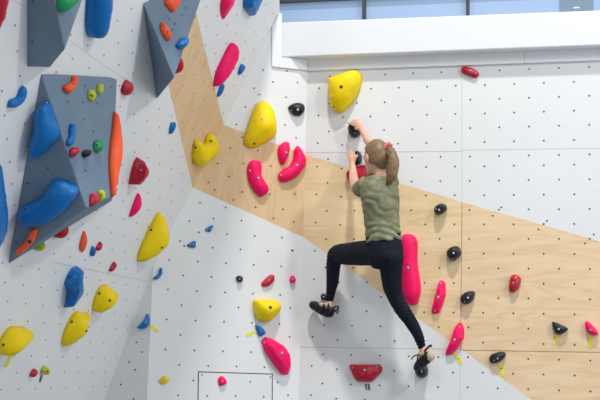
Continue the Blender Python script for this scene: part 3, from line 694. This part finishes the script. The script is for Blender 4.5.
R_ARM = [T(391,184,.43,.052), T(387,168,.35,.043), T(379.5,152,.25,.036), T(374,147,.215,.034), T(368,141,.17,.0275), T(364.6,135,.135,.022), T(361.6,129.4,.112,.0185)]
L_ARM = [T(367,186,.42,.050), T(361,189.4,.345,.044), T(356,187.6,.285,.036), T(354,181,.235,.034), T(353,172,.175,.027), T(352.8,167,.14,.021), T(352.4,163,.118,.0175)]
b = bmesh.new()
shrink = lambda L, k: [(*p[:3], *[r * k for r in p[3:]]) for p in L]
tube(b, shrink(TORSO, .93), 24); tube(b, shrink(LEFT_LEG, .92)); tube(b, shrink(RIGHT_LEG, .92)); tube(b, R_ARM); tube(b, L_ARM)
tube(b, [T(380.4,183,.44,.062,.05), T(380.2,174,.445,.044,.048), T(378.6,166,.44,.044,.050)])
ball(b, hc, (hs, fd, hu), (.074, .092, .105), 28)                       # skull
ball(b, hc + fd * .030 - hu * .055, (hs, fd, hu), (.054, .060, .062), 20)  # jaw
ball(b, hc + fd * .078 - hu * .096, (hs, fd, hu), (.022, .018, .018), 14)  # chin
tube(b, [(*(hc + fd * .088 + hu * .012), .008), (*(hc + fd * .104 - hu * .024), .012), (*(hc + fd * .094 - hu * .036), .012)], 10)  # nose
for s_ in (-1, 1):
    ball(b, hc + hs * s_ * .077 - fd * .004 - hu * .012, (hs, fd, hu), (.014, .018, .030), 14)   # ears
    ball(b, hc + hs * s_ * .034 + fd * .076 + hu * .020, (hs, fd, hu), (.020, .012, .008), 10)   # brow
# feet inside the shoes
tube(b, [T(329.6,302,.10,.026), T(330,307,.11,.026), T(323,307,.085,.024), T(315,305,.055,.020)])
tube(b, [T(422,348,.155,.026), T(425.4,355,.165,.026), T(421.6,362,.14,.024), T(418,366,.12,.020)])
# right hand, closed over the upper hold
tube(b, [T(361.8,129.8,.113,.018,.016), T(359.6,126.6,.112,.025,.015), T(356.2,123.4,.108,.030,.013)], 14, ref=nv(UW * .6 + VW))
fing = [
    [T(354.2,125.4,.104,.0088), T(350.8,123.9,.094,.0075), T(348.6,123,.083,.0068), T(347.2,122.5,.072,.0055)],
    [T(354.6,123,.106,.009), T(351.9,121.9,.092,.0078), T(350.4,122.8,.074,.0068), T(350.2,124,.062,.0056)],
    [T(356.4,121.2,.106,.009), T(354.4,120,.091,.0078), T(353,121.2,.074,.0068), T(352.8,122.8,.062,.0056)],
    [T(358.8,120.6,.104,.008), T(357.4,119.6,.092,.0068), T(356.2,120.8,.076,.006), T(356,122.2,.066,.005)],
    [T(360,127.6,.116,.0105), T(358,128.6,.120,.0092), T(356.4,128.6,.112,.008), T(355,129,.104,.0064)]]
# left hand, closed over the lower hold
fing += [
    [T(349.8,157.4,.104,.008), T(347.6,155.6,.096,.0068), T(348.6,153.8,.080,.006), T(350,154,.070,.005)],
    [T(350.4,155.2,.108,.009), T(348.8,152.6,.098,.0078), T(350,151.2,.080,.0068), T(351.4,152,.066,.0056)],
    [T(352,154.2,.110,.009), T(351.2,151,.100,.0078), T(352.4,149.9,.082,.0068), T(353.4,150.9,.066,.0056)],
    [T(354,154.6,.109,.0088), T(354,151.4,.102,.0075), T(355,150.4,.086,.0068), T(356,151.4,.070,.0055)],
    [T(354,160,.114,.0105), T(355.8,157.6,.116,.0092), T(356.8,156,.110,.008), T(357.6,154.8,.102,.0064)]]
tube(b, [T(352.4,164,.118,.017,.015), T(352.4,160,.115,.026,.015), T(351.8,155.6,.109,.030,.013)], 14, ref=UW)
for fg in fing: tube(b, fg, 10, 4)
finish(b, 'body', SKIN, .0042, 2)
# face
for s_ in (-1, 1):
    b = bmesh.new(); ball(b, hc + hs * s_ * .032 + fd * .080 + hu * .006, (hs, fd, hu), (.013, .011, .010), 12); finish(b, 'eye', EYEW)
b = bmesh.new(); ball(b, hc + fd * .088 - hu * .062, (hs, fd, hu), (.024, .009, .008), 12); finish(b, 'lips', LIPS)

# t-shirt
b = bmesh.new()
SH = [T(383.6,241,.403,.117,.104), T(383.2,236,.405,.116,.101), T(382.6,229,.407,.117,.098), T(381.6,218,.418,.116,.096), T(380.8,206,.432,.122,.099), T(380,196,.44,.128,.102), T(379.4,187,.442,.124,.094), T(379.8,180.6,.442,.098,.074), T(380.4,177,.443,.064,.056)]
tube(b, SH, 40, 6)
tube(b, [T(368,184,.43,.062), T(362.6,187.6,.372,.059), T(359.6,189,.335,.056)], 20)
tube(b, [T(390,184,.43,.062), T(388.6,177,.395,.059), T(387,171,.36,.054)], 20)
cS = Q(381, 210, .42)
def folds(p, n):
    q = p - cS; x = q @ UW; y = q @ VW; z = q @ NW
    low = min(1, max(0, (-.06 - y) / .09))
    wob = noise.noise(Vector((x * 6, y * 5, z * 6))); wob2 = noise.noise(Vector((x * 9 + 7, y * 9, z * 9)))
    w1_ = math.sin(y * 135 + 7 * wob + x * 16) * .0060 * low * (.4 + .9 * abs(wob2) * 2)
    dg = y * .85 + x * .62 + .05 * wob
    w2_ = (abs(math.sin(dg * 38 + 3 * wob2)) - .5) * .008 * (1 - low * .8) * max(0, 1 - abs(y) * 4.5)
    return n * (w1_ + w2_)
finish(b, 't_shirt', SHIRT, .006, 2, disp=folds)

# leggings
b = bmesh.new()
k = 1.07
tube(b, shrink([T(385,259,.40,.110,.096), T(384.6,250,.40,.117,.097), T(383.6,243,.402,.114,.092), T(383,234,.405,.107,.086)], k), 30)
tube(b, shrink(LEFT_LEG, k), 22); tube(b, shrink(RIGHT_LEG, k), 22)
ball(b, Q(378, 256.5, .415), (UW, NW, VW), (.072, .080, .085)); ball(b, Q(391, 256.5, .415), (UW, NW, VW), (.074, .082, .085))
kneeL = Q(337, 255, .18); ankR = Q(421, 345, .16); ankL = Q(330, 298, .11)
def lf(p, n):
    a = sum(math.exp(-((np.linalg.norm(p - c)) / s_) ** 2) for c, s_ in ((kneeL, .08), (ankR, .07), (ankL, .06), (Q(402, 309, .27), .07)))
    return n * .0028 * a * math.sin((p @ VW) * 260 + 3 * noise.noise(Vector(p * 12)))
finish(b, 'leggings', LEGG, .006, 12, disp=lf)

# hair: a cap swept back to the tie, and a ponytail
tie = Q(387.6, 148.6, .475)
back = nv(tie - hc)
b = bmesh.new()
r = bmesh.ops.create_uvsphere(b, u_segments=64, v_segments=40, radius=1)
rm = []
for v in r['verts']:
    q = np.array(v.co); dirw = hs * q[0] * .074 + fd * q[1] * .092 + hu * q[2] * .105
    f_ = q[1]; u_ = q[2]
    ridge = .5 + .5 * math.sin(math.atan2(np.dot(q, [1, 0, 0]), np.dot(q, [0, -.5, .86])) * 15 + 3 * noise.noise(Vector(q * 3)))
    k = 1.12 + .02 * ridge
    v.co = tuple(hc + dirw * k - fd * .006 + hu * .004)
    side = abs(q[0])
    hairline = .50 if u_ > .45 else (.50 - (.45 - u_) * 1.15 if u_ > -.08 else -.02)
    if np.linalg.norm(np.array(v.co) - (hc + hs * math.copysign(.076, q[0]) + fd * .004 - hu * .016)) < .029: rm.append(v); continue
    if f_ > hairline or u_ < -.62 - .5 * max(0, .75 - abs(q[0])) + .25 * max(0, f_ + .5): rm.append(v)
bmesh.ops.delete(b, geom=rm, context='VERTS')
g = bmesh.ops.solidify(b, geom=b.faces[:], thickness=.012)
hair = finish(b, 'hair', HAIR)
def strands(o, c, ax, k=2.0):              # UVs that run along the strands, gathered at the tie
    e1 = nv(np.cross(ax, [.1, .2, 1])); e2 = np.cross(ax, e1); me = o.data; l = me.uv_layers.new(name='UVMap'); r0 = np.array(person.location)
    for lp in me.loops:
        q_ = np.array(me.vertices[lp.vertex_index].co) + r0 - c
        l.data[lp.index].uv = (abs(math.atan2(q_ @ e2, q_ @ e1)) * k, np.linalg.norm(q_) * 4)
strands(hair, tie, back)
b = bmesh.new()
tube(b, [(*(tie - back * .035), .026, .03), (*tie, .022, .022), (*Q(391.6, 153.6, .50), .030, .026), (*Q(393.4, 163, .52), .036, .028), (*Q(392.4, 173, .53), .034, .024), (*Q(389.6, 180, .53), .022, .016), (*Q(387, 184.4, .525), .006, .006)], 36, 6)
def pf(p, n):
    q = p - tie
    return n * .0045 * math.sin(math.atan2(q @ NW - .05, q @ UW - .03) * 15 + (q @ VW) * 9)
pt = finish(b, 'ponytail', HAIR, disp=pf)
strands(pt, Q(392.5, 165, .52), VW, 1.6)
b = bmesh.new()
ring = []
ax = nv(Q(391.6, 153.6, .50) - (tie - back * .03)); e1 = nv(np.cross(ax, UW)); e2 = np.cross(ax, e1)
N1, N2 = 28, 10
for i in range(N1):
    a = i * 2 * math.pi / N1; ro = .030 + .004 * math.sin(a * 9); rin = .0125 + .003 * math.sin(a * 11 + 1)
    ce = tie + (e1 * math.cos(a) + e2 * math.sin(a)) * ro
    ring.append([b.verts.new(tuple(ce + ((e1 * math.cos(a) + e2 * math.sin(a)) * math.cos(c) + ax * math.sin(c)) * rin)) for c in np.arange(N2) * 2 * math.pi / N2])
for i in range(N1):
    for j in range(N2): b.faces.new([ring[i][j], ring[(i+1) % N1][j], ring[(i+1) % N1][(j+1) % N2], ring[i][(j+1) % N2]])
sc_ = finish(b, 'scrunchie', PINKF); sc_['label'] = 'pink scrunchie'

# shoes
def shoe(pts, heel, toe, upper, loops, straps):
    b = bmesh.new(); tube(b, pts, 22, 5, ref=VW)
    s = finish(b, 'climbing_shoe', RUB, .005, 2)
    b = bmesh.new()
    for p in upper: ball(b, *p)
    u = finish(b, 'suede_panel', BEIGE, .004, 2, parent=s); u['label'] = 'beige suede panel'
    for p in straps:
        b = bmesh.new(); tube(b, p, 10, 4); finish(b, 'strap', RUB, parent=s)
    for p in loops:
        b = bmesh.new(); tube(b, p, 8, 6); finish(b, 'pull_loop', RUB, parent=s)
AXW = (UW, NW, VW)
shoe([T(332.6,313.6,.125,.020), T(331,313,.12,.032,.032), T(327,311.8,.105,.038,.036), T(321,309,.085,.037,.038), T(315,305.8,.062,.033,.036), T(311.6,304.2,.047,.024,.028)], None, None,
     [(Q(326, 305.8, .125), AXW, (.030, .022, .022)), (Q(321.5, 305.2, .105), AXW, (.024, .02, .018)), (Q(329.4, 306, .125), AXW, (.022, .022, .02))],
     [[T(333,308.6,.14,.006), T(336,306.4,.15,.0055), T(338.4,307.4,.15,.0055), T(337,309.6,.145,.005), T(333.6,310,.14,.005)], [T(333,311,.14,.005), T(336,311.6,.15,.005), T(338,313.4,.15,.005)]],
     [[T(328.4,303.6,.125,.007), T(328.4,307,.156,.008), T(328,311,.145,.008)], [T(324.6,303.4,.10,.007), T(323.8,306,.150,.009), T(323,310.4,.132,.009)], [T(319.4,303.6,.085,.007), T(318.6,305.6,.122,.008), T(318,308.6,.108,.008)]])
shoe([T(431.4,355.4,.185,.018), T(429.6,356.6,.182,.030), T(425.6,359.4,.168,.036), T(421.4,363,.145,.036), T(418,366.4,.128,.030), T(415.6,369.6,.118,.018)], None, None,
     [(Q(430.4, 356, .19), AXW, (.030, .034, .036)), (Q(419.6, 358.4, .15), AXW, (.020, .022, .038)), (Q(421.6, 353.6, .165), AXW, (.022, .022, .022))],
     [[T(424.6,351,.185,.007), T(427.6,347.8,.20,.007), T(430.8,345.4,.205,.0075), T(431,346.6,.2,.006)], [T(419,354.6,.17,.0045), T(415,355.6,.175,.0045), T(412.4,357.6,.175,.004), T(411.6,359.6,.17,.004)]],
     [[T(427,352.4,.20,.018,.009), T(425.4,357,.21,.019,.009), T(421,362.4,.188,.018,.009)], [T(418,357.6,.165,.006), T(417.4,362,.168,.008), T(416.6,367,.148,.008)]])


# ------------------------------------------------------------------ light
def area(name, loc, target, size, size_y, power, col=(1, 1, 1)):
    l = bpy.data.lights.new(name, 'AREA'); l.shape = 'RECTANGLE'; l.size = size; l.size_y = size_y; l.energy = power; l.color = col
    o = bpy.data.objects.new(name, l); COL.objects.link(o); o.location = loc
    o.rotation_euler = (Vector(target) - Vector(loc)).to_track_quat('-Z', 'Y').to_euler()
    return o
area('ceiling_lamp_middle', (.5, 3.0, 12.5), (.6, 7.9, 2.2), .65, .45, 830, (1, .98, .95))
area('ceiling_lamp_right', (5.5, 1.5, 7.5), (.4, 7.9, 2.2), .6, .5, 215, (1, .98, .95))
area('ceiling_lamp_left', (-2.4, .5, 8.0), (1, 7.9, 2.4), .8, .6, 60, (1, .98, .94))
area('side_fill_light', (7.0, 3.0, 3.5), (0, 7.0, 2.5), 4, 3, 125, (.90, .95, 1))  # added soft cool fill to brighten the left overhang, not an actual window
W = bpy.data.worlds.new('hall'); S.world = W; W.use_nodes = True
W.node_tree.nodes['Background'].inputs[0].default_value = (.87, .935, 1, 1)
W.node_tree.nodes['Background'].inputs[1].default_value = .50

# ------------------------------------------------------------------ camera
cam = bpy.data.cameras.new('camera'); co = bpy.data.objects.new('camera', cam); COL.objects.link(co)
cam.sensor_width = 36; cam.lens = F / 600 * 36; cam.clip_start = .05
R = np.array([M @ [1, 0, 0], M @ [0, -1, 0], M @ [0, 0, -1]]).T
mw = Matrix(R.tolist()).to_4x4(); mw.translation = Vector(CAM); co.matrix_world = mw
cam.dof.use_dof = True; cam.dof.focus_distance = 7.9; cam.dof.aperture_fstop = 4.5
S.camera = co
S.view_settings.view_transform = 'Standard'; S.view_settings.look = 'None'; S.view_settings.gamma = 1; S.view_settings.use_curve_mapping = False
S.view_settings.exposure = 0.04
